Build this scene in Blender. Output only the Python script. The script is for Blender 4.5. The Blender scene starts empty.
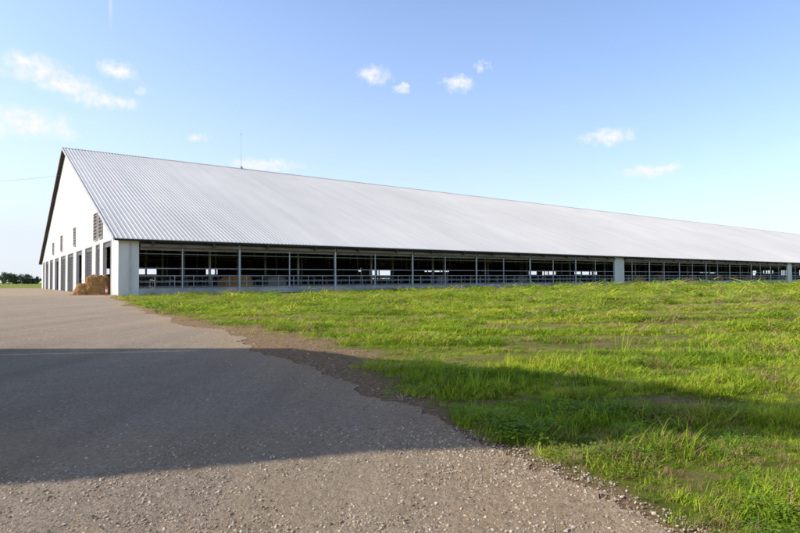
import bpy, math, random
import numpy as np
from mathutils import Vector, Matrix
random.seed(7); rng=np.random.default_rng(11)
scn=bpy.context.scene
scn.view_settings.view_transform='Standard'; scn.view_settings.look='None'; scn.view_settings.exposure=0
COL=scn.collection

# ---------------------------------------------------------------- noise
def _hash(ix,iy,seed):
    h=(ix.astype(np.int64)*374761393+iy.astype(np.int64)*668265263+seed*974711)&0xffffffff
    h=((h^(h>>13))*1274126177)&0xffffffff
    h=(h^(h>>16))&0xffffffff
    return h/4294967295.0
def vnoise(x,y,seed=0):
    ix=np.floor(x);iy=np.floor(y);fx=x-ix;fy=y-iy
    fx=fx*fx*(3-2*fx);fy=fy*fy*(3-2*fy)
    a=_hash(ix,iy,seed);b=_hash(ix+1,iy,seed);c=_hash(ix,iy+1,seed);d=_hash(ix+1,iy+1,seed)
    return (a*(1-fx)+b*fx)*(1-fy)+(c*(1-fx)+d*fx)*fy
def fbm(x,y,seed=0,o=4):
    s=0;a=.5;t=0
    for i in range(o):
        s=s+a*vnoise(x*2**i,y*2**i,seed+i*17);t+=a;a*=.5
    return s/t
def sstep(a,b,x):
    t=np.clip((x-a)/(b-a),0,1);return t*t*(3-2*t)

# ---------------------------------------------------------------- materials
def newmat(name):
    m=bpy.data.materials.new(name);m.use_nodes=True
    nt=m.node_tree;return m,nt,nt.nodes['Principled BSDF']
def N(nt,t,**k):
    n=nt.nodes.new(t)
    for a,b in k.items():setattr(n,a,b)
    return n
def ramp(nt,fac,stops):
    r=N(nt,'ShaderNodeValToRGB');e=r.color_ramp.elements
    while len(e)<len(stops):e.new(.5)
    for i,(p,c) in enumerate(stops):
        e[i].position=p;e[i].color=(*c,1) if len(c)==3 else c
    nt.links.new(fac,r.inputs[0]);return r.outputs[0]
def noise(nt,scale,detail=4,rough=.55,vec=None,dist=0):
    n=N(nt,'ShaderNodeTexNoise');n.inputs['Scale'].default_value=scale;n.inputs['Detail'].default_value=detail
    n.inputs['Roughness'].default_value=rough;n.inputs['Distortion'].default_value=dist
    if vec is not None:nt.links.new(vec,n.inputs['Vector'])
    return n.outputs[0]
def mix(nt,fac,a,b,mode='MIX'):
    m=N(nt,'ShaderNodeMix',data_type='RGBA',blend_type=mode)
    for s,v in((0,fac),(6,a),(7,b)):
        if hasattr(v,'links') or hasattr(v,'is_output'):nt.links.new(v,m.inputs[s])
        else:m.inputs[s].default_value=v if s==0 else (*v,1)
    return m.outputs[2]
def bump(nt,h,strength,dist,b):
    n=N(nt,'ShaderNodeBump');n.inputs['Strength'].default_value=strength;n.inputs['Distance'].default_value=dist
    nt.links.new(h,n.inputs['Height']);nt.links.new(n.outputs[0],b.inputs['Normal']);return n
def simple(name,c1,c2,scale=3,rough=.7,metal=0,bs=.2,bd=.01,stretch=None):
    m,nt,b=newmat(name)
    tc=N(nt,'ShaderNodeTexCoord');v=tc.outputs['Object']
    if stretch:
        mp=N(nt,'ShaderNodeMapping');mp.inputs['Scale'].default_value=stretch;nt.links.new(v,mp.inputs[0]);v=mp.outputs[0]
    f=noise(nt,scale,6,.6,v)
    nt.links.new(ramp(nt,f,[(.3,c1),(.7,c2)]),b.inputs['Base Color'])
    b.inputs['Roughness'].default_value=rough;b.inputs['Metallic'].default_value=metal
    if bs:bump(nt,noise(nt,scale*8,4,.6,v),bs,bd,b)
    return m
M_wall=simple('white_render',(.56,.55,.52),(.76,.74,.71),.5,.75,0,.15,.01,(1,1,.3))
M_post=simple('white_post',(.38,.38,.38),(.56,.56,.56),2,.6)
M_conc=simple('plinth_concrete',(.3,.295,.285),(.5,.49,.47),.8,.9,0,.4,.02)
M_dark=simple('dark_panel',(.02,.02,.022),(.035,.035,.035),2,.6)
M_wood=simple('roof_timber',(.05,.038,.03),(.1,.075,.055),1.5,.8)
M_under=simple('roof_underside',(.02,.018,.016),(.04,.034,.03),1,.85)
M_curt=simple('rolled_curtain',(.13,.1,.085),(.27,.225,.19),.6,.7,0,.4,.05,(1,4,4))
M_rail=simple('galvanised_rail',(.3,.31,.32),(.5,.51,.52),4,.45,.3)
M_stall=simple('stall_steel',(.1,.1,.1),(.22,.21,.2),4,.6,.2)
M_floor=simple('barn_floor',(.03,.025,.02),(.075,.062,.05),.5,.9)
M_red=simple('red_paint',(.4,.05,.035),(.5,.08,.05),6,.5)
M_shut=simple('roller_shutter',(.1,.105,.12),(.17,.175,.19),2,.5,.3)
M_brick=simple('shed_wall',(.38,.36,.33),(.5,.48,.45),1,.85)
M_louv=simple('louvre_slat',(.2,.14,.1),(.28,.2,.15),3,.6)
def roofmat():
    m,nt,b=newmat('roof_metal')
    tc=N(nt,'ShaderNodeTexCoord');mp=N(nt,'ShaderNodeMapping');mp.inputs['Scale'].default_value=(1,.06,.06)
    nt.links.new(tc.outputs['Object'],mp.inputs[0])
    f=noise(nt,.9,5,.6,mp.outputs[0]);g=noise(nt,.05,4,.6,tc.outputs['Object'])
    c=mix(nt,.5,ramp(nt,f,[(.3,(.55,.54,.53)),(.7,(.74,.725,.7))]),ramp(nt,g,[(.3,(.56,.55,.54)),(.7,(.76,.74,.715))]))
    nt.links.new(c,b.inputs['Base Color']);b.inputs['Roughness'].default_value=.5;b.inputs['Metallic'].default_value=.1
    return m
M_roof=roofmat()

# ---------------------------------------------------------------- mesh helpers
class MB:
    def __init__(s):s.v=[];s.f=[]
    def box(s,x0,x1,y0,y1,z0,z1):
        i=len(s.v);s.v+=[(x0,y0,z0),(x1,y0,z0),(x1,y1,z0),(x0,y1,z0),(x0,y0,z1),(x1,y0,z1),(x1,y1,z1),(x0,y1,z1)]
        s.f+=[(i,i+3,i+2,i+1),(i+4,i+5,i+6,i+7),(i,i+1,i+5,i+4),(i+1,i+2,i+6,i+5),(i+2,i+3,i+7,i+6),(i+3,i,i+4,i+7)]
    def beam(s,a,b,w,h):
        a=Vector(a);b=Vector(b);d=(b-a).normalized();up=Vector((0,0,1)) if abs(d.z)<.9 else Vector((0,1,0))
        r=d.cross(up).normalized()*w/2;u=r.cross(d).normalized()*h/2
        i=len(s.v)
        for p in(a,b):
            for q in(-r-u,r-u,r+u,-r+u):s.v.append(tuple(p+q))
        s.f+=[(i,i+1,i+2,i+3),(i+7,i+6,i+5,i+4)]+[(i+k,i+4+k,i+4+(k+1)%4,i+(k+1)%4) for k in range(4)]
    def tube(s,a,b,r0,r1=None,n=8):
        r1=r0 if r1 is None else r1
        a=Vector(a);b=Vector(b);d=(b-a).normalized();up=Vector((0,0,1)) if abs(d.z)<.9 else Vector((0,1,0))
        r=d.cross(up).normalized();u=r.cross(d)
        i=len(s.v)
        for p,rr in((a,r0),(b,r1)):
            for k in range(n):
                t=2*math.pi*k/n;s.v.append(tuple(p+(r*math.cos(t)+u*math.sin(t))*rr))
        s.f+=[(i+k,i+(k+1)%n,i+n+(k+1)%n,i+n+k) for k in range(n)]
        s.f+=[tuple(i+k for k in range(n))[::-1],tuple(i+n+k for k in range(n))]
    def prism(s,poly,axis,a,b):
        i=len(s.v);n=len(poly)
        for e in(a,b):
            for p,z in poly:s.v.append((e,p,z) if axis=='x' else (p,e,z))
        s.f+=[tuple(range(i,i+n)),tuple(range(i+2*n-1,i+n-1,-1))]+[(i+k,i+n+k,i+n+(k+1)%n,i+(k+1)%n) for k in range(n)]
    def obj(s,name,mat,parent=None,bev=0,smooth=False):
        me=bpy.data.meshes.new(name);me.from_pydata(s.v,[],s.f);me.update()
        ms=mat if isinstance(mat,list) else [mat]
        for m in ms:me.materials.append(m)
        import bmesh
        bm=bmesh.new();bm.from_mesh(me);bmesh.ops.recalc_face_normals(bm,faces=bm.faces);bm.to_mesh(me);bm.free()
        o=bpy.data.objects.new(name,me);COL.objects.link(o)
        if parent:o.parent=parent
        if bev:
            md=o.modifiers.new('b','BEVEL');md.width=bev;md.segments=2
        if smooth:
            for p in me.polygons:p.use_smooth=True
        return o
def empty(name,loc=(0,0,0),rz=0):
    e=bpy.data.objects.new(name,None);COL.objects.link(e);e.location=loc;e.rotation_euler=(0,0,rz);e.empty_display_size=.5;return e

# ---------------------------------------------------------------- barn
barn=empty('dairy_barn',(-25.8,51,0),math.radians(36.8))
L=345.;W=83.;HW=W/2;ZE=5.6;ZR=21.7;SL=(ZR-ZE)/HW
def rz(y):
    return ZE+SL*(y if y<=HW else W-y)
OV=.9;RX=-.55
def corr(near):
    p=.42;h=.04;xs=[];n=int((L+1.1)/p)
    for i in range(n):
        x=RX+i*p;xs+=[(x,0),(x+.2,0),(x+.27,h),(x+.35,h)]
    xs.append((RX+n*p,0))
    ys=np.linspace(-OV,HW,7) if near else np.linspace(HW,W+OV,7)
    m=MB();
    for y in ys:
        for x,z in xs:m.v.append((x,y,rz(y)+z))
    c=len(xs)
    for j in range(len(ys)-1):
        for i in range(c-1):m.f.append((j*c+i,j*c+i+1,(j+1)*c+i+1,(j+1)*c+i))
    yb=ys[0] if near else ys[-1];j=0 if near else len(ys)-1
    i0=len(m.v)
    for x,z in xs:m.v.append((x,yb,rz(yb)-.05))
    for i in range(c-1):m.f.append((j*c+i,i0+i,i0+i+1,j*c+i+1))
    return m
corr(True).obj('roof_sheet',M_roof,barn);corr(False).obj('roof_sheet_back',M_roof,barn)
XE=RX+int((L+1.1)/.42)*.42
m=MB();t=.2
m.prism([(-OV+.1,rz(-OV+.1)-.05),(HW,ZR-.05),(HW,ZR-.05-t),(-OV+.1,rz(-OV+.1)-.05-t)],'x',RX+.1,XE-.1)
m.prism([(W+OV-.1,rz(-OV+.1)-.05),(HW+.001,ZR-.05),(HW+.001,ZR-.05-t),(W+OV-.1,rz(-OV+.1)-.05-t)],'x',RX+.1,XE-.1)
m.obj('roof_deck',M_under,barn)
m=MB()
for x in(RX-.04,XE-.02):
    m.prism([(-OV-.03,rz(-OV)+.08),(HW,ZR+.1),(HW,ZR-.28),(-OV-.03,rz(-OV)-.28)],'x',x,x+.06)
    m.prism([(W+OV+.03,rz(-OV)+.08),(HW+.001,ZR+.1),(HW+.001,ZR-.28),(W+OV+.03,rz(-OV)-.28)],'x',x,x+.06)
m.obj('rake_trim',M_post,barn)
m=MB();yy=HW-.45
m.prism([(yy,rz(yy)+.05),(yy,rz(yy)+.06),(HW,ZR+.08),(W-yy,rz(yy)+.06),(W-yy,rz(yy)+.05),(HW,ZR+.05)],'x',RX-.02,XE);m.obj('ridge_cap',M_roof,barn)
m=MB();x=2.85
while x<L:
    m.beam((x,-OV+.2,rz(-OV+.2)-.5),(x,HW,ZR-.5),.16,.42)
    m.beam((x,W+OV-.2,rz(-OV+.2)-.5),(x,HW,ZR-.5),.16,.42)
    x+=5.7
for k in range(0,15):
    y=.8+k*2.8
    if y<HW:
        m.beam((.2,y,rz(y)-.32),(L,y,rz(y)-.32),.1,.14);m.beam((.2,W-y,rz(y)-.32),(L,W-y,rz(y)-.32),.1,.14)
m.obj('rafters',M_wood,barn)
doors=[(3.6,7.9),(10.2,12.6),(15.5,20.5),(23.5,28.5),(32,38),(41,47),(50.5,56),(60,65),(68.5,73.5),(76.5,79.5)]
DH=5.3
for gi,(gx0,gx1) in enumerate(((0,.3),(L-.3,L))):
    m=MB();prev=0.
    for a,b in doors+[(W,W)]:
        m.box(gx0,gx1,prev,a,0,DH);prev=b
    m.prism([(0,DH),(0,rz(0)-.3),(HW,ZR-.3),(W,rz(0)-.3),(W,DH)],'x',gx0,gx1)
    m.obj('gable_wall',M_wall,barn)
md=MB();mf=MB();ml=MB()
for n_,(a,b) in enumerate(doors):
    z=DH-.001
    md.box(.1,.22,a,b,DH-.5,z)
    for k in range(3):md.box(.08,.1,a,b,DH-.48+k*.17,DH-.48+k*.17+.1)
    for s in(a-.12,b):mf.box(-.05,.0,s,s+.12,0,DH+.12)
    mf.box(-.05,0,a,b,DH,DH+.12)
    if n_ in(1,2,4,5,7,9):
        ml.box(.18,.26,a,b,0.02,DH-.52)  # dark panels stand in for the shade inside the door openings
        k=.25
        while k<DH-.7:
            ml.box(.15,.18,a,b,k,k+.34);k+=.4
md.obj('roller_shutters',M_shut,barn);mf.obj('door_frames',M_post,barn);ml.obj('dark_door_panels',M_dark,barn)
lv=MB();lb=MB();lf=MB()
for (a,b,z0,z1) in [(8.3,10.4,5.9,8.8),(11.6,13.8,5.9,8.8),(29.5,31.2,6.2,8.6),(45.,47,6.2,8.6),(58,60,6.2,8.2)]:
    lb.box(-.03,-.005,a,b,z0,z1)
    for s in(a-.07,b):lf.box(-.12,0,s,s+.07,z0-.07,z1+.07)
    lf.box(-.12,0,a,b,z0-.07,z0);lf.box(-.12,0,a,b,z1,z1+.07)
    k=z0+.15
    while k<z1-.1:
        lv.beam((-.08,a,k),(-.08,b,k),.03,.14);k+=.36
lb.obj('louvre_back',M_dark,barn);lv.obj('louvre_slats',M_louv,barn);lf.obj('louvre_frames',M_post,barn)
piers=[(0.3,1.75)]+[(BAY_*7*k,BAY_*7*k+3.0) for BAY_ in (11.4,) for k in range(1,4)]+[(L-1.8,L-.3)]
BAY=11.4
def side(y0,sg,tag):
    def Y(a,b):
        return (y0+a,y0+b) if sg>0 else (y0-b,y0-a)
    mw=MB();
    for a,b in piers:mw.box(a,b,*Y(0,.3),0,5.2)
    mw.obj('pier'+tag,M_wall,barn)
    pl=MB();po=MB();ra=MB();cu=MB();be=MB();cl=MB()
    for i in range(len(piers)-1):
        a=piers[i][1];b=piers[i+1][0]
        pl.box(a,b,*Y(.02,.27),0,.62)
        pl.box(a,b,*Y(-.04,.33),.622,.7)
        be.box(a,b,*Y(.0,.3),4.95,5.2)
        yc=y0-sg*.2
        k=int(a/BAY);x=a
        while x<b-.1:
            x2=min((int(x/BAY+1e-6)+1)*BAY,b);dz=random.uniform(-.05,.04)
            cu.tube((x+.12,yc+sg*.1,4.75+dz),(x2-.12,yc+sg*.1,4.75+dz+random.uniform(-.04,.04)),.2,n=12)
            cu.box(x+.12,x2-.12,*Y(.1,.13),4.3+dz,4.95)
            if sg<0 and random.random()<.8:
                cl.box(x+.03,x2-.03,*Y(.1,.14),.7,random.choice((3.0,3.9,4.4,4.4)))  # closed back bays, added so the barn interior reads dark
            x=x2
        k=math.ceil((a+.5)/5.7)
        while k*5.7<b-.5:
            x=k*5.7
            if k%2==0:po.box(x-.09,x+.09,*Y(-.1,.02),.0,4.95)
            else:po.box(x-.045,x+.045,*Y(.05,.15),.7,4.95)
            k+=1
        for z in(1.25,1.85,2.55):ra.tube((a,Y(.16,.16)[0],z),(b,Y(.16,.16)[0],z),.03 if z<2.4 else .055,n=6)
    be.box(.3,L-.3,*Y(-.02,.32),5.202,5.34)
    pl.obj('plinth'+tag,M_conc,barn,.015);po.obj('side_posts'+tag,M_post,barn);ra.obj('side_rails'+tag,M_rail,barn)
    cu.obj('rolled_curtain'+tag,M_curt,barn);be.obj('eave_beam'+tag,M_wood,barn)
    if cl.v:cl.obj('added_closed_curtain'+tag,M_curt,barn)
side(0,1,'');side(W,-1,'_back')
m=MB();m.tube((1.0,-.09,0.1),(1.0,-.09,5.2),.06);m.obj('downpipe',M_post,barn)
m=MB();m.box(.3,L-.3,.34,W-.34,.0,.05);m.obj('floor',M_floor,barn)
m=MB();rows=[9.5,20,31,41.5,52,63,73.5]
for y in rows:
    x=BAY
    while x<L-3:
        m.box(x-.12,x+.12,y-.12,y+.12,.05,rz(y)-.75);x+=BAY
m.obj('columns',M_rail,barn)
m=MB();r2=MB()
for y in(3.2,7.2,12.5,17,27,34,49,56,66,70,76,80):
    for z in(.75,1.35,1.9):r2.tube((1,y,z),(L-1,y,z),.04,n=5)
for y in(3.2,12.5,27,56,76):
    x=2.
    while x<190:
        m.beam((x,y,.05),(x,y,1.95),.07,.07)
        m.beam((x,y,1.4),(x,y+2,1.5),.05,.05);m.beam((x,y+2,1.5),(x,y+2.1,.8),.05,.05);m.beam((x,y+2.1,.8),(x,y,.6),.05,.05)
        x+=1.9
m.obj('stall_dividers',M_rail,barn);r2.obj('stall_rails',M_rail,barn)
pw=MB()  # invented dark boards, added to block the bright view through the barn
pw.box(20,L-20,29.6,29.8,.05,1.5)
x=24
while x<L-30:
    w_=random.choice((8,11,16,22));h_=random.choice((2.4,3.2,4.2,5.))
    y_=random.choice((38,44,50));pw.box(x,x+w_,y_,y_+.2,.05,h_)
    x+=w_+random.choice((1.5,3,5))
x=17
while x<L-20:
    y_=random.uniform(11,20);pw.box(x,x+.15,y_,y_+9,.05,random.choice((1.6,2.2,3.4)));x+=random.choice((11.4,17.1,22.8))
pw.obj('added_partitions',simple('partition_board',(.03,.027,.023),(.1,.08,.06),.4,.85),barn)
m=MB()
for y,z in((1.2,4.0),(9.5,4.4),(20,4.6),(41.5,5.0)):m.tube((1,y,z),(L-1,y,z),.05,n=6)
m.obj('water_pipes',M_rail,barn)
m=MB()
for a in(19,47,66,101,128,150,185):
    m.box(a,a+2.4,10.2,11.4,.05,1.7);m.box(a+.2,a+2.2,10.3,11.3,1.702,1.78)
m.obj('water_troughs',M_conc,barn,.05)

mast=MB();mast.tube((27.4,HW,ZR+.2),(27.4,HW,ZR+7.2),.035,.02);mast.box(27.2,27.6,HW-.2,HW+.2,ZR+.05,ZR+.35)
mast.beam((27.1,HW,ZR+6.2),(27.7,HW,ZR+6.2),.03,.03)
o=mast.obj('lightning_mast',M_rail);o.matrix_world=Matrix.Translation((-25.8,51,0))@Matrix.Rotation(math.radians(36.8),4,'Z')

# ---------------------------------------------------------------- straw pile, bollards
def strawmat(name,c1,c2,c3):
    m,nt,b=newmat(name);tc=N(nt,'ShaderNodeTexCoord')
    f=noise(nt,14,6,.7,tc.outputs['Object'],1.5);g=noise(nt,1.6,3,.6,tc.outputs['Object'])
    c=mix(nt,.4,ramp(nt,f,[(.3,c1),(.5,c2),(.7,c3)]),ramp(nt,g,[(.35,c1),(.65,c3)]))
    nt.links.new(c,b.inputs['Base Color']);b.inputs['Roughness'].default_value=.9
    bump(nt,f,.9,.06,b);return m
M_straw=strawmat('straw',(.24,.11,.03),(.44,.23,.07),(.58,.36,.14))
def lumpy(name,parent,cx,cy,w,d,h,mat,sq=.55,seed=1,n=36):
    m=MB();
    for j in range(n+1):
        ph=(j/n)*math.pi/2
        for i in range(2*n):
            th=math.pi*i/n
            c,s=math.cos(th),math.sin(th);q=1.6/sq
            r=(abs(c)**q+abs(s)**q)**(-1/q)
            cc=math.cos(ph)**sq;x=c*r*cc;y=s*r*cc;z=math.sin(ph)**.7
            m.v.append((x,y,z))
    for j in range(n):
        for i in range(2*n):
            a=j*2*n+i;b=j*2*n+(i+1)%(2*n);m.f.append((a,b,b+2*n,a+2*n))
    v=np.array(m.v);dn=fbm(v[:,0]*3+v[:,2]*2+9,v[:,1]*3+v[:,2]*3,seed,4)-.5
    dn2=rng.normal(0,.012,len(v))
    k=1+.3*dn+dn2
    v=np.stack([cx+v[:,0]*w/2*k,cy+v[:,1]*d/2*k,v[:,2]*h*k*np.where(v[:,2]>0.01,1,0)],1)
    m.v=[tuple(q) for q in v];return m.obj(name,mat,parent)
sp=empty('straw_pile',(-31.0,56.5,0),math.radians(20))
lumpy('bale_heap',sp,.35,0,2.3,2.0,1.9,M_straw,.3,3)
lumpy('loose_straw',sp,-1.0,-.2,1.5,1.7,1.15,M_straw,.8,8)
m=MB()
for i in range(900):
    a=random.uniform(0,6.28);r=random.uniform(.7,2.2)
    x=r*math.cos(a);y=r*math.sin(a)*.9;z=random.uniform(.01,.1) if r>1.5 else random.uniform(.1,1.5)
    dx,dy,dz=random.gauss(0,.12),random.gauss(0,.12),random.gauss(0,.05)
    m.beam((x,y,z),(x+dx+.01,y+dy,max(.01,z+dz)),.012,.012)
m.obj('stalks',M_straw,sp)
def l2w(x,y):
    c,s=math.cos(math.radians(36.8)),math.sin(math.radians(36.8));return(-25.8+c*x-s*y,51+s*x+c*y)
def bollard(x,y):
    e=empty('bollard',(*l2w(x,y),0),.6)
    a=MB();a.tube((0,0,0),(0,0,.3),.09,n=16);a.tube((0,0,.6),(0,0,.85),.09,.075,n=16);a.obj('red_band',M_red,e,0)
    a=MB();a.tube((0,0,.3),(0,0,.6),.09,n=16);a.obj('white_band',M_wall,e,0)
for p in((-.45,3.2),(-.45,8.6),(-.45,14.4)):bollard(*p)
ins=empty('straw_store',l2w(0,0)+(0,),math.radians(36.8))
for k,a in enumerate((13,96,104,118,131,139,147,156)):
    lumpy('heap',ins,a,5.2,3.6,2.2,1.9,M_straw,.4,20+k,16)

# ---------------------------------------------------------------- shed outside frame
az_s=(-1,-.13);nrm=math.hypot(*az_s);EL=36.
shed=empty('farm_shed',(-12,0,0),math.atan2(.13,1))
m=MB()
m.prism([(2.66,0),(2.66,6.75),(2.36,7.4),(2.45,7.8),(2.74,9.2),(2.62,11.),(2.5,12.6),(9.3,8.1),(9.35,0)],'x',-1.6,0)
m.obj('shed_front',M_brick,shed)
m=MB();m.prism([(2.9,0),(2.9,6.6),(9.2,6.6),(9.2,0)],'x',-8,-1.602);m.obj('shed_body',M_brick,shed)
m=MB();m.prism([(9.352,0),(9.352,7.95),(9.5,7.7),(10.3,4.15),(10.32,0)],'x',-1.6,-.02);m.prism([(10.322,0),(10.322,3.95),(13.6,2.65),(13.85,0)],'x',-5.5,-.02)
m.obj('lean_to',M_brick,shed)
m=MB();m.beam((-.8,2.5,12.67),(-.8,9.4,8.1),1.7,.1);m.obj('shed_roof',M_roof,shed)
m=MB();m.box(.002,.06,4.5,7.5,0,3.6);m.obj('shed_door',M_shut,shed)

# ---------------------------------------------------------------- ground
EY=np.array([-200,-30,-2,1,2.84,3.9,4.97,7.66,11.9,18.8,32,47.6,51,117.5,129,400.])
EX=np.array([30,7,2.6,1.9,1.4,.95,.42,-1.0,-3.4,-7.6,-15.8,-24.4,-25.9,-75.4,-84,-84.])
def edge(Y):return np.interp(Y,EY,EX)
WY=np.array([-30,2.8,5,8,10,11.5,14,18,25,45,50.])
WW=np.array([.3,.12,.22,.7,1.7,2.0,1.5,.8,.6,.6,0.])
def bdist(X,Y):
    c,s=math.cos(math.radians(36.8)),math.sin(math.radians(36.8))
    x=(X+25.8)*c+(Y-51)*s;y=-(X+25.8)*s+(Y-51)*c
    dx=np.maximum(np.maximum(-x,x-L),0);dy=np.maximum(np.maximum(-y,y-W),0)
    return np.hypot(dx,dy)
def roadmask(X,Y):
    R=np.hypot(X,Y)
    jit=(fbm(X*1.1,Y*1.1,5,4)-.5)*.8+(fbm(X*6,Y*6,6,3)-.5)*.25+(fbm(X*.3,Y*.3,3,2)-.5)*np.clip(R/15,0,1.2)
    return X-edge(Y)+jit
def far_ok(X,Y):return (Y<131+3*(fbm(X*.1,Y*.1,8,2)-.5))&(X>-150)&(Y>-120)
def dirtv(X,Y):
    e=roadmask(X,Y);w=np.interp(Y,WY,WW)
    d=1-sstep(w*.5,w*1.6+.08,e+(fbm(X*2,Y*2,9,3)-.5)*w*1.3)
    n=fbm(X*.5-.1*Y,Y*1.5,31,5);patch=sstep(.61,.71,n)*.75
    n2=fbm(X*.16-.05*Y+4,Y*.5,37,5);patch2=sstep(.55,.68,n2)*.75*sstep(9,16,Y)
    brk=.35+.8*fbm(X*3,Y*3,101,3)
    patch=patch*brk;patch2=patch2*brk
    dp=sstep(1,.3,np.hypot((X-2.85)/.75,(Y-5.75)/.4)+(fbm(X*4,Y*4,99,3)-.5)*.8)*.95
    dp=np.maximum(dp,.9*sstep(1,.3,np.hypot((X-1.35)/.5,(Y-4.3)/.14)+(fbm(X*4,Y*4,99,3)-.5)*.6))
    dp=np.maximum(dp,.6*sstep(1,.3,np.hypot((X-2.25)/.3,(Y-3.05)/.25)+(fbm(X*4,Y*4,98,3)-.5)*.9))
    bd=bdist(X,Y);wl=(1-sstep(.2,1.6,bd))*.6
    return np.clip(np.maximum.reduce([d,patch,patch2,dp,wl]),0,1)
def height(X,Y,e):
    g=sstep(0,1.2,e)*(1-sstep(120,300,np.hypot(X,Y)))*sstep(1,6,bdist(X,Y))
    h=(fbm(X*.35,Y*.7,41,3)-.5)*.15+(fbm(X*2.2,Y*2.2,43,3)-.5)*.06
    return g*h
def gridmesh(name,X,Y,Z,mat,attrs={},mask=None):
    nr,na=X.shape;v=np.stack([X,Y,Z],-1).reshape(-1,3)
    idx=np.arange(nr*na).reshape(nr,na)
    q=np.stack([idx[:-1,:-1],idx[:-1,1:],idx[1:,1:],idx[1:,:-1]],-1)
    if mask is not None:
        mm=mask[:-1,:-1]&mask[:-1,1:]&mask[1:,1:]&mask[1:,:-1];q=q[mm]
    q=q.reshape(-1,4)[:,::-1]
    used=np.unique(q);rm=np.full(nr*na,-1);rm[used]=np.arange(len(used));q=rm[q];v=v[used]
    me=bpy.data.meshes.new(name);me.vertices.add(len(v));me.vertices.foreach_set('co',v.astype(np.float32).ravel())
    me.loops.add(q.size);me.loops.foreach_set('vertex_index',q.astype(np.int32).ravel())
    me.polygons.add(len(q));me.polygons.foreach_set('loop_start',np.arange(0,q.size,4,dtype=np.int32));me.polygons.foreach_set('loop_total',np.full(len(q),4,np.int32))
    me.polygons.foreach_set('use_smooth',np.ones(len(q),bool))
    me.update(calc_edges=True)
    for k,a in attrs.items():
        at=me.attributes.new(k,'FLOAT','POINT');at.data.foreach_set('value',a.reshape(-1)[used].astype(np.float32))
    me.materials.append(mat);o=bpy.data.objects.new(name,me);COL.objects.link(o);return o
def attr(nt,n):
    a=N(nt,'ShaderNodeAttribute',attribute_name=n);return a.outputs['Fac']
def groundmat():
    m,nt,b=newmat('grass_ground');geo=N(nt,'ShaderNodeNewGeometry');P=geo.outputs['Position']
    mp=N(nt,'ShaderNodeMapping');mp.inputs['Scale'].default_value=(.25,1,1);mp.inputs['Rotation'].default_value=(0,0,-.12);nt.links.new(P,mp.inputs[0])
    a=noise(nt,.6,6,.65,mp.outputs[0]);c=noise(nt,7,5,.7,P);d=noise(nt,.03,4,.6,P)
    g=mix(nt,.4,ramp(nt,a,[(.3,(.1,.17,.015)),(.5,(.24,.31,.03)),(.68,(.42,.4,.08))]),ramp(nt,c,[(.3,(.05,.09,.012)),(.65,(.3,.35,.04))]))
    g=mix(nt,.25,g,ramp(nt,d,[(.35,(.17,.25,.025)),(.65,(.37,.36,.07))]))
    dn=noise(nt,12,6,.7,P);dirt=ramp(nt,dn,[(.25,(.17,.1,.05)),(.5,(.37,.24,.14)),(.75,(.56,.42,.27))])
    soil=ramp(nt,noise(nt,5,6,.75,P),[(.44,(0,0,0)),(.64,(.65,.65,.65))])
    g=mix(nt,soil,g,(.14,.1,.04))
    nt.links.new(mix(nt,attr(nt,'dirt'),g,dirt),b.inputs['Base Color']);b.inputs['Roughness'].default_value=.95
    b.inputs['Specular IOR Level'].default_value=.1
    bump(nt,noise(nt,22,7,.8,P),1.,.09,b);return m
def roadmat():
    m,nt,b=newmat('worn_concrete_road');geo=N(nt,'ShaderNodeNewGeometry');P=geo.outputs['Position']
    a=noise(nt,.25,5,.6,P);f=noise(nt,28,5,.75,P);s=noise(nt,2.2,5,.6,P)
    base=mix(nt,.5,ramp(nt,a,[(.35,(.33,.265,.205)),(.65,(.5,.41,.325))]),ramp(nt,s,[(.3,(.3,.24,.185)),(.7,(.55,.45,.355))]))
    vo=N(nt,'ShaderNodeTexVoronoi');vo.inputs['Scale'].default_value=48;vo.inputs['Randomness'].default_value=1
    dsn=N(nt,'ShaderNodeTexNoise');dsn.inputs['Scale'].default_value=9;dsn.inputs['Detail'].default_value=4;nt.links.new(P,dsn.inputs['Vector'])
    dv=N(nt,'ShaderNodeVectorMath',operation='SCALE');dv.inputs['Scale'].default_value=.12;nt.links.new(dsn.outputs['Color'],dv.inputs[0])
    dad=N(nt,'ShaderNodeVectorMath',operation='ADD');nt.links.new(P,dad.inputs[0]);nt.links.new(dv.outputs[0],dad.inputs[1]);nt.links.new(dad.outputs[0],vo.inputs['Vector'])
    ag=ramp(nt,vo.outputs['Color'],[(.15,(.14,.11,.08)),(.55,(.42,.34,.265)),(.9,(.76,.64,.5))])
    c=mix(nt,.4,base,ag)
    c=mix(nt,.38,c,ramp(nt,f,[(.3,(.16,.125,.09)),(.7,(.66,.54,.41))]))
    sand=ramp(nt,noise(nt,16,6,.75,P),[(.3,(.31,.22,.135)),(.7,(.62,.48,.33))])
    c=mix(nt,attr(nt,'sand'),c,sand)
    mp=N(nt,'ShaderNodeMapping');mp.inputs['Rotation'].default_value=(0,0,math.radians(33));mp.inputs['Scale'].default_value=(1.1,.06,1);nt.links.new(P,mp.inputs[0])
    st=ramp(nt,noise(nt,.9,4,.6,mp.outputs[0]),[(.35,(.78,.77,.77)),(.65,(1,1,1))])
    c=mix(nt,.8,c,st,'MULTIPLY')
    nt.links.new(c,b.inputs['Base Color']);b.inputs['Roughness'].default_value=.95;b.inputs['Specular IOR Level'].default_value=.08
    mx=N(nt,'ShaderNodeMath',operation='ADD');nt.links.new(f,mx.inputs[0]);nt.links.new(noise(nt,6,5,.7,P),mx.inputs[1])
    bump(nt,mx.outputs[0],.9,.05,b);return m
M_ground=groundmat();M_road=roadmat()
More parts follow.
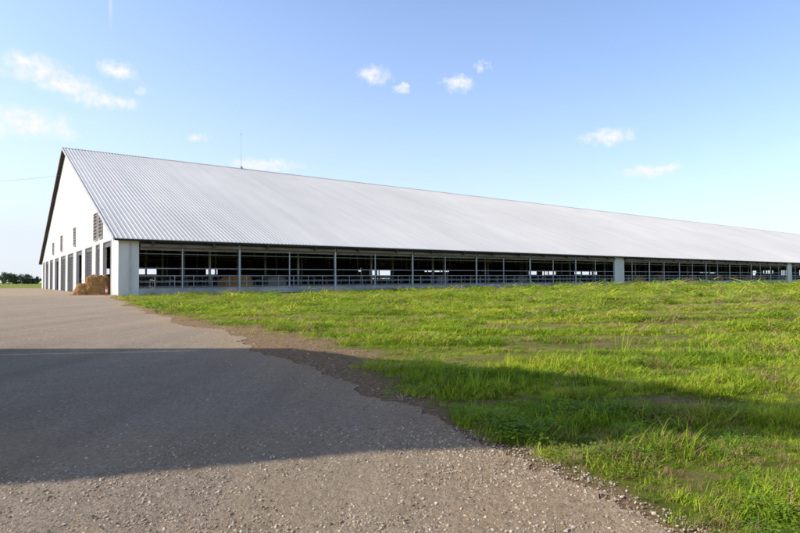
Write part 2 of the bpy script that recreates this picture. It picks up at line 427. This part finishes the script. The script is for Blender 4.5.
aa=np.unique(np.concatenate([np.linspace(-math.pi,-.8,90),np.linspace(-.8,.8,620),np.linspace(.8,math.pi,90)]))
rr=np.concatenate([[0.02,.3,.8,1.4],np.exp(np.linspace(math.log(2),math.log(60),430)),np.exp(np.linspace(math.log(62),math.log(5000),110))])
R,A=np.meshgrid(rr,aa,indexing='ij');X=R*np.sin(A);Y=R*np.cos(A)
e=roadmask(X,Y);fo=far_ok(X,Y)
eg=np.where(fo,e,5);Z=height(X,Y,eg)
Z=Z-.004-.02*((eg<-.15))
di=np.where(fo,dirtv(X,Y),0.);di=np.where(R>300,0,di)
gridmesh('grass_ground',X,Y,Z,M_ground,{'dirt':di})
sand=np.clip((1-sstep(.0,1.3,-e+(fbm(X*3,Y*3,55,3)-.5)*1.2))*.9+sstep(6,3,Y+1.5*(fbm(X,Y,57,3)-.5))*.55*sstep(.3,.6,fbm(X*1.4,Y*1.4,58,4)),0,.95)
rz_=.004+(fbm(X*9,Y*9,61,3)-.5)*.014*np.clip(1.5-R/12,0,1)*np.clip(-e/.1,0,1)
gridmesh('farmyard_road',X,Y,np.maximum(rz_,.001),M_road,{'sand':sand},mask=(e<0.03)&fo)

# ---------------------------------------------------------------- scatter helper
def proto(name,meshes,mat):
    c=bpy.data.collections.new(name)
    for i,m in enumerate(meshes):
        me=bpy.data.meshes.new(f'{name}_{i:02d}');me.from_pydata(m.v,[],m.f);me.update()
        me.materials.append(mat[i] if isinstance(mat,list) else mat)
        c.objects.link(bpy.data.objects.new(f'{name}_{i:02d}',me))
    return c
def scatter(name,pts,scl,idx,coll,tilt=.15):
    n=len(pts);me=bpy.data.meshes.new(name);me.vertices.add(n);me.vertices.foreach_set('co',np.asarray(pts,np.float32).ravel())
    rot=np.stack([rng.normal(0,tilt,n),rng.normal(0,tilt,n),rng.uniform(0,6.283,n)],1).astype(np.float32)
    a=me.attributes.new('rot','FLOAT_VECTOR','POINT');a.data.foreach_set('vector',rot.ravel())
    s=np.asarray(scl,np.float32)
    a=me.attributes.new('scl','FLOAT_VECTOR','POINT');a.data.foreach_set('vector',s.ravel())
    a=me.attributes.new('idx','INT','POINT');a.data.foreach_set('value',np.asarray(idx,np.int32))
    o=bpy.data.objects.new(name,me);COL.objects.link(o)
    ng=bpy.data.node_groups.new(name,'GeometryNodeTree')
    ng.interface.new_socket('Geometry',in_out='INPUT',socket_type='NodeSocketGeometry');ng.interface.new_socket('Geometry',in_out='OUTPUT',socket_type='NodeSocketGeometry')
    gi=ng.nodes.new('NodeGroupInput');go=ng.nodes.new('NodeGroupOutput');ip=ng.nodes.new('GeometryNodeInstanceOnPoints')
    ci=ng.nodes.new('GeometryNodeCollectionInfo');ci.inputs['Collection'].default_value=coll;ci.inputs['Separate Children'].default_value=True;ci.inputs['Reset Children'].default_value=True
    def na(nm,t):
        q=ng.nodes.new('GeometryNodeInputNamedAttribute');q.data_type=t;q.inputs['Name'].default_value=nm;return q.outputs[0]
    ng.links.new(gi.outputs[0],ip.inputs['Points']);ng.links.new(ci.outputs[0],ip.inputs['Instance']);ip.inputs['Pick Instance'].default_value=True
    ng.links.new(na('idx','INT'),ip.inputs['Instance Index'])
    ng.links.new(na('rot','FLOAT_VECTOR'),ip.inputs['Rotation']);ng.links.new(na('scl','FLOAT_VECTOR'),ip.inputs['Scale'])
    ng.links.new(ip.outputs[0],go.inputs[0])
    md=o.modifiers.new('scatter','NODES');md.node_group=ng;return o
def bladeMat(name,lo,mid,hi,tr=.3):
    m,nt,b=newmat(name);oi=N(nt,'ShaderNodeObjectInfo');geo=N(nt,'ShaderNodeNewGeometry')
    mp=N(nt,'ShaderNodeMapping');mp.inputs['Scale'].default_value=(.3,1,1);mp.inputs['Rotation'].default_value=(0,0,-.12);nt.links.new(geo.outputs['Position'],mp.inputs[0])
    f=noise(nt,.7,4,.6,mp.outputs[0])
    ad=N(nt,'ShaderNodeMath',operation='MULTIPLY_ADD');nt.links.new(oi.outputs['Random'],ad.inputs[0]);ad.inputs[1].default_value=.5
    sb=N(nt,'ShaderNodeMath',operation='MULTIPLY_ADD');nt.links.new(f,sb.inputs[0]);sb.inputs[1].default_value=2.4;sb.inputs[2].default_value=-.95;nt.links.new(sb.outputs[0],ad.inputs[2])
    c=ramp(nt,ad.outputs[0],[(.05,lo),(.5,mid),(.9,hi)])
    b.inputs['Roughness'].default_value=.6;b.inputs['Specular IOR Level'].default_value=.15
    nt.links.new(c,b.inputs['Base Color'])
    t=N(nt,'ShaderNodeBsdfTranslucent');nt.links.new(c,t.inputs[0]);ms=N(nt,'ShaderNodeMixShader');ms.inputs[0].default_value=tr
    out=nt.nodes['Material Output'];nt.links.new(b.outputs[0],ms.inputs[1]);nt.links.new(t.outputs[0],ms.inputs[2]);nt.links.new(ms.outputs[0],out.inputs[0]);return m
M_g=bladeMat('grass_blade',(.13,.24,.012),(.33,.45,.025),(.54,.54,.06))
M_d=bladeMat('dry_blade',(.32,.21,.09),(.46,.33,.15),(.56,.43,.23))
M_w=bladeMat('weed_leaf',(.08,.17,.015),(.18,.3,.025),(.31,.4,.05),.25)
def tuft(nb,h,w,spread,bend=.6,rad=.07):
    m=MB()
    for _ in range(nb):
        a=random.uniform(0,6.283);r=rad*math.sqrt(random.random());bx,by=r*math.cos(a),r*math.sin(a)
        d=random.uniform(0,6.283);hh=h*random.uniform(.45,1.1);ln=spread*hh*random.uniform(.2,1.2)
        fx,fy=math.cos(d),math.sin(d);px,py=-fy*w/2,fx*w/2;i=len(m.v)
        for k,t in enumerate((0,.4,.75)):
            q=ln*t**1.8;z=hh*t*(1-.25*bend*t*t);ww=(1,.85,.5)[k]
            m.v+=[(bx+fx*q+px*ww,by+fy*q+py*ww,z),(bx+fx*q-px*ww,by+fy*q-py*ww,z)]
        m.v.append((bx+fx*ln,by+fy*ln,hh*(1-.25*bend)))
        m.f+=[(i,i+1,i+3,i+2),(i+2,i+3,i+5,i+4),(i+4,i+5,i+6)]
    return m
def weed():
    m=MB()
    for _ in range(30):
        d=random.uniform(0,6.283);r=random.uniform(.01,.09);z=random.uniform(.01,.07);l=random.uniform(.014,.03);w=l*.55
        cx,cy=r*math.cos(d),r*math.sin(d);dd=d+random.gauss(0,.5);fx,fy=math.cos(dd),math.sin(dd);up=random.uniform(-.2,.5)*l;i=len(m.v)
        m.v+=[(cx,cy,z),(cx+fx*l*.5-fy*w/2,cy+fy*l*.5+fx*w/2,z+up*.6),(cx+fx*l,cy+fy*l,z+up*.7),(cx+fx*l*.5+fy*w/2,cy+fy*l*.5-fx*w/2,z+up*.6)]
        m.f.append((i,i+1,i+2,i+3))
    return m
prs=[tuft(28,.062,.0055,1.3,rad=.085) for _ in range(4)]+[tuft(14,.2,.005,.5,rad=.05) for _ in range(2)]+[tuft(18,.075,.004,1.3) for _ in range(2)]+[weed() for _ in range(3)]
cg=proto('tuft',prs,[M_g]*6+[M_d]*2+[M_w]*3)
P=[];S=[];I=[]
def add(r0,r1,dens,a0,a1,sc,keep=0):
    area=.5*(a1-a0)*(r1*r1-r0*r0);n=int(area*dens)
    r=np.sqrt(rng.uniform(r0*r0,r1*r1,n));a=rng.uniform(a0,a1,n);x=r*np.sin(a);y=r*np.cos(a)
    e=roadmask(x,y);ok=(e>.0)&(bdist(x,y)>.15)&(y<131);d=dirtv(x,y)
    ok&=rng.random(n)>np.clip(d*1.05,0,.95)
    st=fbm(x*.3-.05*y,y*1.2,71,4)
    ok&=rng.random(n)<sstep(.3,.5,st)*.65+.35
    x,y,e,d,st,r=[q[ok] for q in(x,y,e,d,st,r)];n=len(x)
    z=height(x,y,e)-.008
    cl=fbm(x*2.6,y*2.6,83,3)
    s=sc*rng.uniform(.6,1.3,n)*(.6+.9*sstep(.38,.65,st))*(.55+.45*sstep(0,.5,e))*(1-.35*d)*(.65+.85*sstep(.35,.7,cl))
    hz=s*rng.uniform(.8,1.2,n)
    wd=s*np.maximum(1,r/8)
    u=rng.random(n);near=sstep(5.8,3.2,y)*sstep(3.2,1.2,e)
    idx=rng.integers(0,4,n)
    idx=np.where(u<.012*(r<14),rng.integers(4,6,n),idx)
    dry=(rng.random(n)<.04+.4*sstep(.5,.7,fbm(x*.8,y*.8,77,3))+.35*(d>.25));idx=np.where(dry,rng.integers(6,8,n),idx)
    wp=rng.random(n)<(near*.65+.12*(r<12))*sstep(.3,.6,fbm(x*1.9,y*1.9,88,3)) ;idx=np.where(wp&~dry,rng.integers(8,11,n),idx)
    P.append(np.stack([x,y,z],1));S.append(np.stack([wd,wd,hz],1));I.append(idx)
add(2.2,6,760,-.5,.85,.85);add(6,11,270,-.55,.85,.95);add(11,22,75,-.7,.85,1.05);add(22,45,18,-.75,.85,1.15);add(45,110,3.,-.75,.85,1.2)
n=40;x=rng.normal(3.55,.2,n);y=rng.normal(5.0,.14,n);P.append(np.stack([x,y,height(x,y,roadmask(x,y))],1));s=rng.uniform(.7,1.1,n);S.append(np.stack([s,s,s],1));I.append(rng.integers(4,6,n))
P_=np.concatenate(P);S_=np.concatenate(S);I_=np.concatenate(I);print('tufts',len(P_))
scatter('grass',P_,S_,I_,cg)
def pebble():
    import bmesh
    bm=bmesh.new();bmesh.ops.create_icosphere(bm,subdivisions=2,radius=1)
    sx,sy,sz=random.uniform(.8,1.2),random.uniform(.6,1),random.uniform(.4,.7)
    pl=[(Vector((random.gauss(0,1),random.gauss(0,1),random.gauss(0,1))).normalized(),random.uniform(.6,.85)) for _ in range(6)]
    m=MB()
    for v in bm.verts:
        c=v.co.copy()
        for n_,d_ in pl:
            k=c.dot(n_)
            if k>d_:c-=n_*(k-d_)
        m.v.append((c.x*sx,c.y*sy,c.z*sz))
    m.f=[tuple(v.index for v in f.verts) for f in bm.faces];bm.free();return m
mp,nt,b=newmat('pebble');oi=N(nt,'ShaderNodeObjectInfo')
nt.links.new(ramp(nt,oi.outputs['Random'],[(0,(.19,.145,.1)),(.4,(.39,.31,.23)),(.8,(.52,.43,.33)),(1,(.58,.5,.41))]),b.inputs['Base Color']);b.inputs['Roughness'].default_value=.9
b.inputs['Specular IOR Level'].default_value=.15
cp=proto('pebble',[pebble() for _ in range(5)],mp)
def pts(r0,r1,dens,smin,smax):
    a0,a1=-.85,.75;n=int(.5*(a1-a0)*(r1*r1-r0*r0)*dens);r=np.sqrt(rng.uniform(r0*r0,r1*r1,n));a=rng.uniform(a0,a1,n);x=r*np.sin(a);y=r*np.cos(a)
    e=roadmask(x,y);w=np.interp(y,WY,WW)
    pr=np.clip(.12+.9*sstep(-1.6,-.1,e)+.7*sstep(5,3,y),0,1)*sstep(.2,.6,fbm(x*1.7,y*1.7,91,4))
    ok=(e<w*1.3+.1)&(rng.random(n)<pr);x=x[ok];y=y[ok];n=len(x)
    s=smin*(smax/smin)**(rng.random(n)**2.6)
    return np.stack([x,y,np.full(n,.004)+s*.02],1),np.repeat(s[:,None],3,1),rng.integers(0,5,n)
q=[pts(2.2,5,3600,.0026,.014),pts(5,9,450,.004,.014),pts(9,18,60,.007,.02)]
scatter('gravel',np.concatenate([k[0] for k in q]),np.concatenate([k[1] for k in q]),np.concatenate([k[2] for k in q]),cp,.5)

# ---------------------------------------------------------------- distant trees
M_tree=simple('tree_foliage',(.05,.075,.035),(.11,.14,.06),.5,.8,0,0)
M_bark=simple('bark',(.08,.06,.05),(.14,.11,.09),3,.9)
tr=empty('tree_row');ml=MB();mb=MB()
tl=[(-.712,430,8.5),(-.703,425,9.5),(-.695,428,8.8),(-.688,432,6.5),(-.675,440,8.4),(-.668,436,7.5),(-.66,441,6.5),(-.652,450,5),(-.725,430,8),(-.74,428,9),(-.76,425,7)]
for u,D,h in tl:
    cx,cy=u*D,D
    mb.tube((cx,cy,0),(cx,cy,h*.5),.3,.15)
    for k in range(4):
        a=k*1.6+random.random();mb.tube((cx,cy,h*.35),(cx+math.cos(a)*h*.25,cy+math.sin(a)*h*.25,h*.7),.12,.04,5)
    cl=[(random.gauss(0,h*.2),random.gauss(0,h*.2),random.uniform(h*.15,h*.85)) for _ in range(16)]
    for k in range(900):
        c=random.choice(cl);p=[cx+c[0]+random.gauss(0,h*.09),cy+c[1]+random.gauss(0,h*.09),c[2]+random.gauss(0,h*.08)]
        p[2]=max(p[2],.4);s=random.uniform(.2,.42);i=len(ml.v)
        n1=Vector((random.gauss(0,1),random.gauss(0,1),random.gauss(0,1))).normalized();t1=n1.orthogonal().normalized();t2=n1.cross(t1)
        for sx,sy in((-1,-1),(1,-1),(1,1),(-1,1)):ml.v.append(tuple(Vector(p)+t1*s*sx+t2*s*sy*.7))
        ml.f.append((i,i+1,i+2,i+3))
ml.obj('foliage',M_tree,tr);mb.obj('trunks',M_bark,tr)
up=empty('utility_pole',(-78,70,0));m=MB();m.tube((0,0,0),(0,0,15),.16,.11,10);m.beam((-.8,0,14.4),(.8,0,14.4),.12,.12);m.obj('pole',M_bark,up)
pc=MB();ax,ay=l2w(-.1,47);a=Vector((-78,70,14.5));b_=Vector((ax,ay,rz(47)-1.2))
prev=a
for k in range(1,25):
    t=k/24;p=a.lerp(b_,t);p.z-=1.0*4*t*(1-t);pc.tube(prev,p,.012,n=4);prev=p
pc.obj('power_line',M_stall)

# ---------------------------------------------------------------- light + sky
to_sun=Vector((-math.cos(math.radians(EL))/nrm,-.13*math.cos(math.radians(EL))/nrm,math.sin(math.radians(EL))))
sd=bpy.data.lights.new('sun','SUN');sd.energy=5;sd.angle=math.radians(.5);sd.color=(1,.92,.78)
so=bpy.data.objects.new('sun',sd);COL.objects.link(so);so.rotation_euler=to_sun.to_track_quat('Z','Y').to_euler()
w=bpy.data.worlds.new('World');scn.world=w;w.use_nodes=True;nt=w.node_tree
bg=nt.nodes['Background'];sky=N(nt,'ShaderNodeTexSky');sky.sky_type='NISHITA';sky.sun_disc=False
sky.sun_elevation=math.radians(EL);sky.sun_rotation=math.atan2(to_sun.x,to_sun.y)%(2*math.pi)
sky.air_density=1.0;sky.dust_density=1.0;sky.ozone_density=1.8
bg.inputs['Strength'].default_value=.15
tc=N(nt,'ShaderNodeTexCoord');D=tc.outputs['Generated']
sx=N(nt,'ShaderNodeSeparateXYZ');nt.links.new(D,sx.inputs[0])
def mth(op,a,b=None):
    n=N(nt,'ShaderNodeMath',operation=op)
    for i,v in enumerate((a,b)):
        if v is None:continue
        if isinstance(v,(int,float)):n.inputs[i].default_value=v
        else:nt.links.new(v,n.inputs[i])
    return n.outputs[0]
azd=mth('MULTIPLY',mth('ARCTAN2',sx.outputs[0],sx.outputs[1]),57.2958);eld=mth('MULTIPLY',mth('ARCSINE',sx.outputs[2]),57.2958)
cb=N(nt,'ShaderNodeCombineXYZ');nt.links.new(azd,cb.inputs[0]);nt.links.new(eld,cb.inputs[1])
nz=N(nt,'ShaderNodeTexNoise');nz.inputs['Scale'].default_value=.6;nz.inputs['Detail'].default_value=8;nz.inputs['Roughness'].default_value=.7;nt.links.new(cb.outputs[0],nz.inputs['Vector'])
s1=N(nt,'ShaderNodeVectorMath',operation='SUBTRACT');nt.links.new(nz.outputs['Color'],s1.inputs[0]);s1.inputs[1].default_value=(.5,.5,.5)
s2=N(nt,'ShaderNodeVectorMath',operation='MULTIPLY');nt.links.new(s1.outputs[0],s2.inputs[0]);s2.inputs[1].default_value=(4.8,2.2,0)
s3=N(nt,'ShaderNodeVectorMath',operation='ADD');nt.links.new(cb.outputs[0],s3.inputs[0]);nt.links.new(s2.outputs[0],s3.inputs[1])
clouds=[(-33.6,17.9,2.9,1.2,1),(-31,17.1,2.8,1.,1),(-28.2,16.1,3.0,.8,1),(-34,13.4,3.5,1.4,1),(-26.8,18.8,1.9,.75,1),(-19.9,13.7,1.2,.4,.8),(-13.6,11.4,4.0,.7,1),
(-2.6,20.4,1.9,.8,1),(.3,19.1,1.1,.6,.9),(5.95,19.4,1.5,.9,.95),(8.6,20.8,.8,.6,.7),(20.65,13.5,2.5,.8,1),(24.6,10,3.1,.6,1),(-24.8,17.4,.9,.45,.8),(-31,12.9,1.,.5,.8)]
acc=None
for cx,cy,ww,hh,st in clouds:
    a=N(nt,'ShaderNodeVectorMath',operation='SUBTRACT');nt.links.new(s3.outputs[0],a.inputs[0]);a.inputs[1].default_value=(cx,cy,0)
    b=N(nt,'ShaderNodeVectorMath',operation='MULTIPLY');nt.links.new(a.outputs[0],b.inputs[0]);b.inputs[1].default_value=(1/ww,1/hh,0)
    l=N(nt,'ShaderNodeVectorMath',operation='LENGTH');nt.links.new(b.outputs[0],l.inputs[0])
    r=N(nt,'ShaderNodeMapRange',interpolation_type='SMOOTHSTEP');nt.links.new(l.outputs['Value'],r.inputs[0]);r.inputs[1].default_value=1.25;r.inputs[2].default_value=.2;r.inputs[3].default_value=0;r.inputs[4].default_value=st
    acc=r.outputs[0] if acc is None else mth('MAXIMUM',acc,r.outputs[0])
a=N(nt,'ShaderNodeVectorMath',operation='SUBTRACT');nt.links.new(cb.outputs[0],a.inputs[0]);a.inputs[1].default_value=(-27.6,23.8,0)
b=N(nt,'ShaderNodeVectorMath',operation='MULTIPLY');nt.links.new(a.outputs[0],b.inputs[0]);b.inputs[1].default_value=(1/.25,1/2.2,0)
l=N(nt,'ShaderNodeVectorMath',operation='LENGTH');nt.links.new(b.outputs[0],l.inputs[0])
r=N(nt,'ShaderNodeMapRange',interpolation_type='SMOOTHSTEP');nt.links.new(l.outputs['Value'],r.inputs[0]);r.inputs[1].default_value=1;r.inputs[2].default_value=0;r.inputs[3].default_value=0;r.inputs[4].default_value=.35
acc=mth('MAXIMUM',acc,r.outputs[0])
n2=noise(nt,1.1,7,.65,cb.outputs[0]);rr2=N(nt,'ShaderNodeMapRange');nt.links.new(n2,rr2.inputs[0]);rr2.inputs[1].default_value=.34;rr2.inputs[2].default_value=.6;rr2.inputs[3].default_value=.25;rr2.inputs[4].default_value=1
cm=mth('MULTIPLY',acc,rr2.outputs[0])
band=N(nt,'ShaderNodeMapRange',interpolation_type='SMOOTHSTEP');nt.links.new(eld,band.inputs[0]);band.inputs[1].default_value=24;band.inputs[2].default_value=48;band.inputs[3].default_value=1;band.inputs[4].default_value=0
gain=mix(nt,band.outputs[0],(.95,.85,.8),(1.6,1.66,1.85))
skb=mix(nt,1.0,sky.outputs[0],gain,'MULTIPLY')
ep=mth('MAXIMUM',eld,0)
hz=mth('POWER',2.718,mth('MULTIPLY',ep,-1/7.5))
hz2=mth('POWER',2.718,mth('MULTIPLY',ep,-1/16.))
sunf=mth('MULTIPLY',mth('MULTIPLY',mth('ADD',mth('MULTIPLY',sx.outputs[0],-.5),.4),.8),hz2)
hf=mth('MINIMUM',mth('ADD',mth('MULTIPLY',hz,.9),sunf),.93)
skc=mix(nt,hf,skb,(5.4,5.85,6.4))
nt.links.new(mix(nt,cm,skc,(6.6,6.6,6.65)),bg.inputs['Color'])

# ---------------------------------------------------------------- camera
cd=bpy.data.cameras.new('camera');cd.lens=557/800*36;cd.sensor_width=36;cd.clip_end=9000;cd.clip_start=.05
co=bpy.data.objects.new('camera',cd);COL.objects.link(co)
co.matrix_world=Matrix.Translation((0,0,1.3))@Matrix.Rotation(math.radians(91.39),4,'X')@Matrix.Rotation(math.radians(-.37),4,'Z')
scn.camera=co
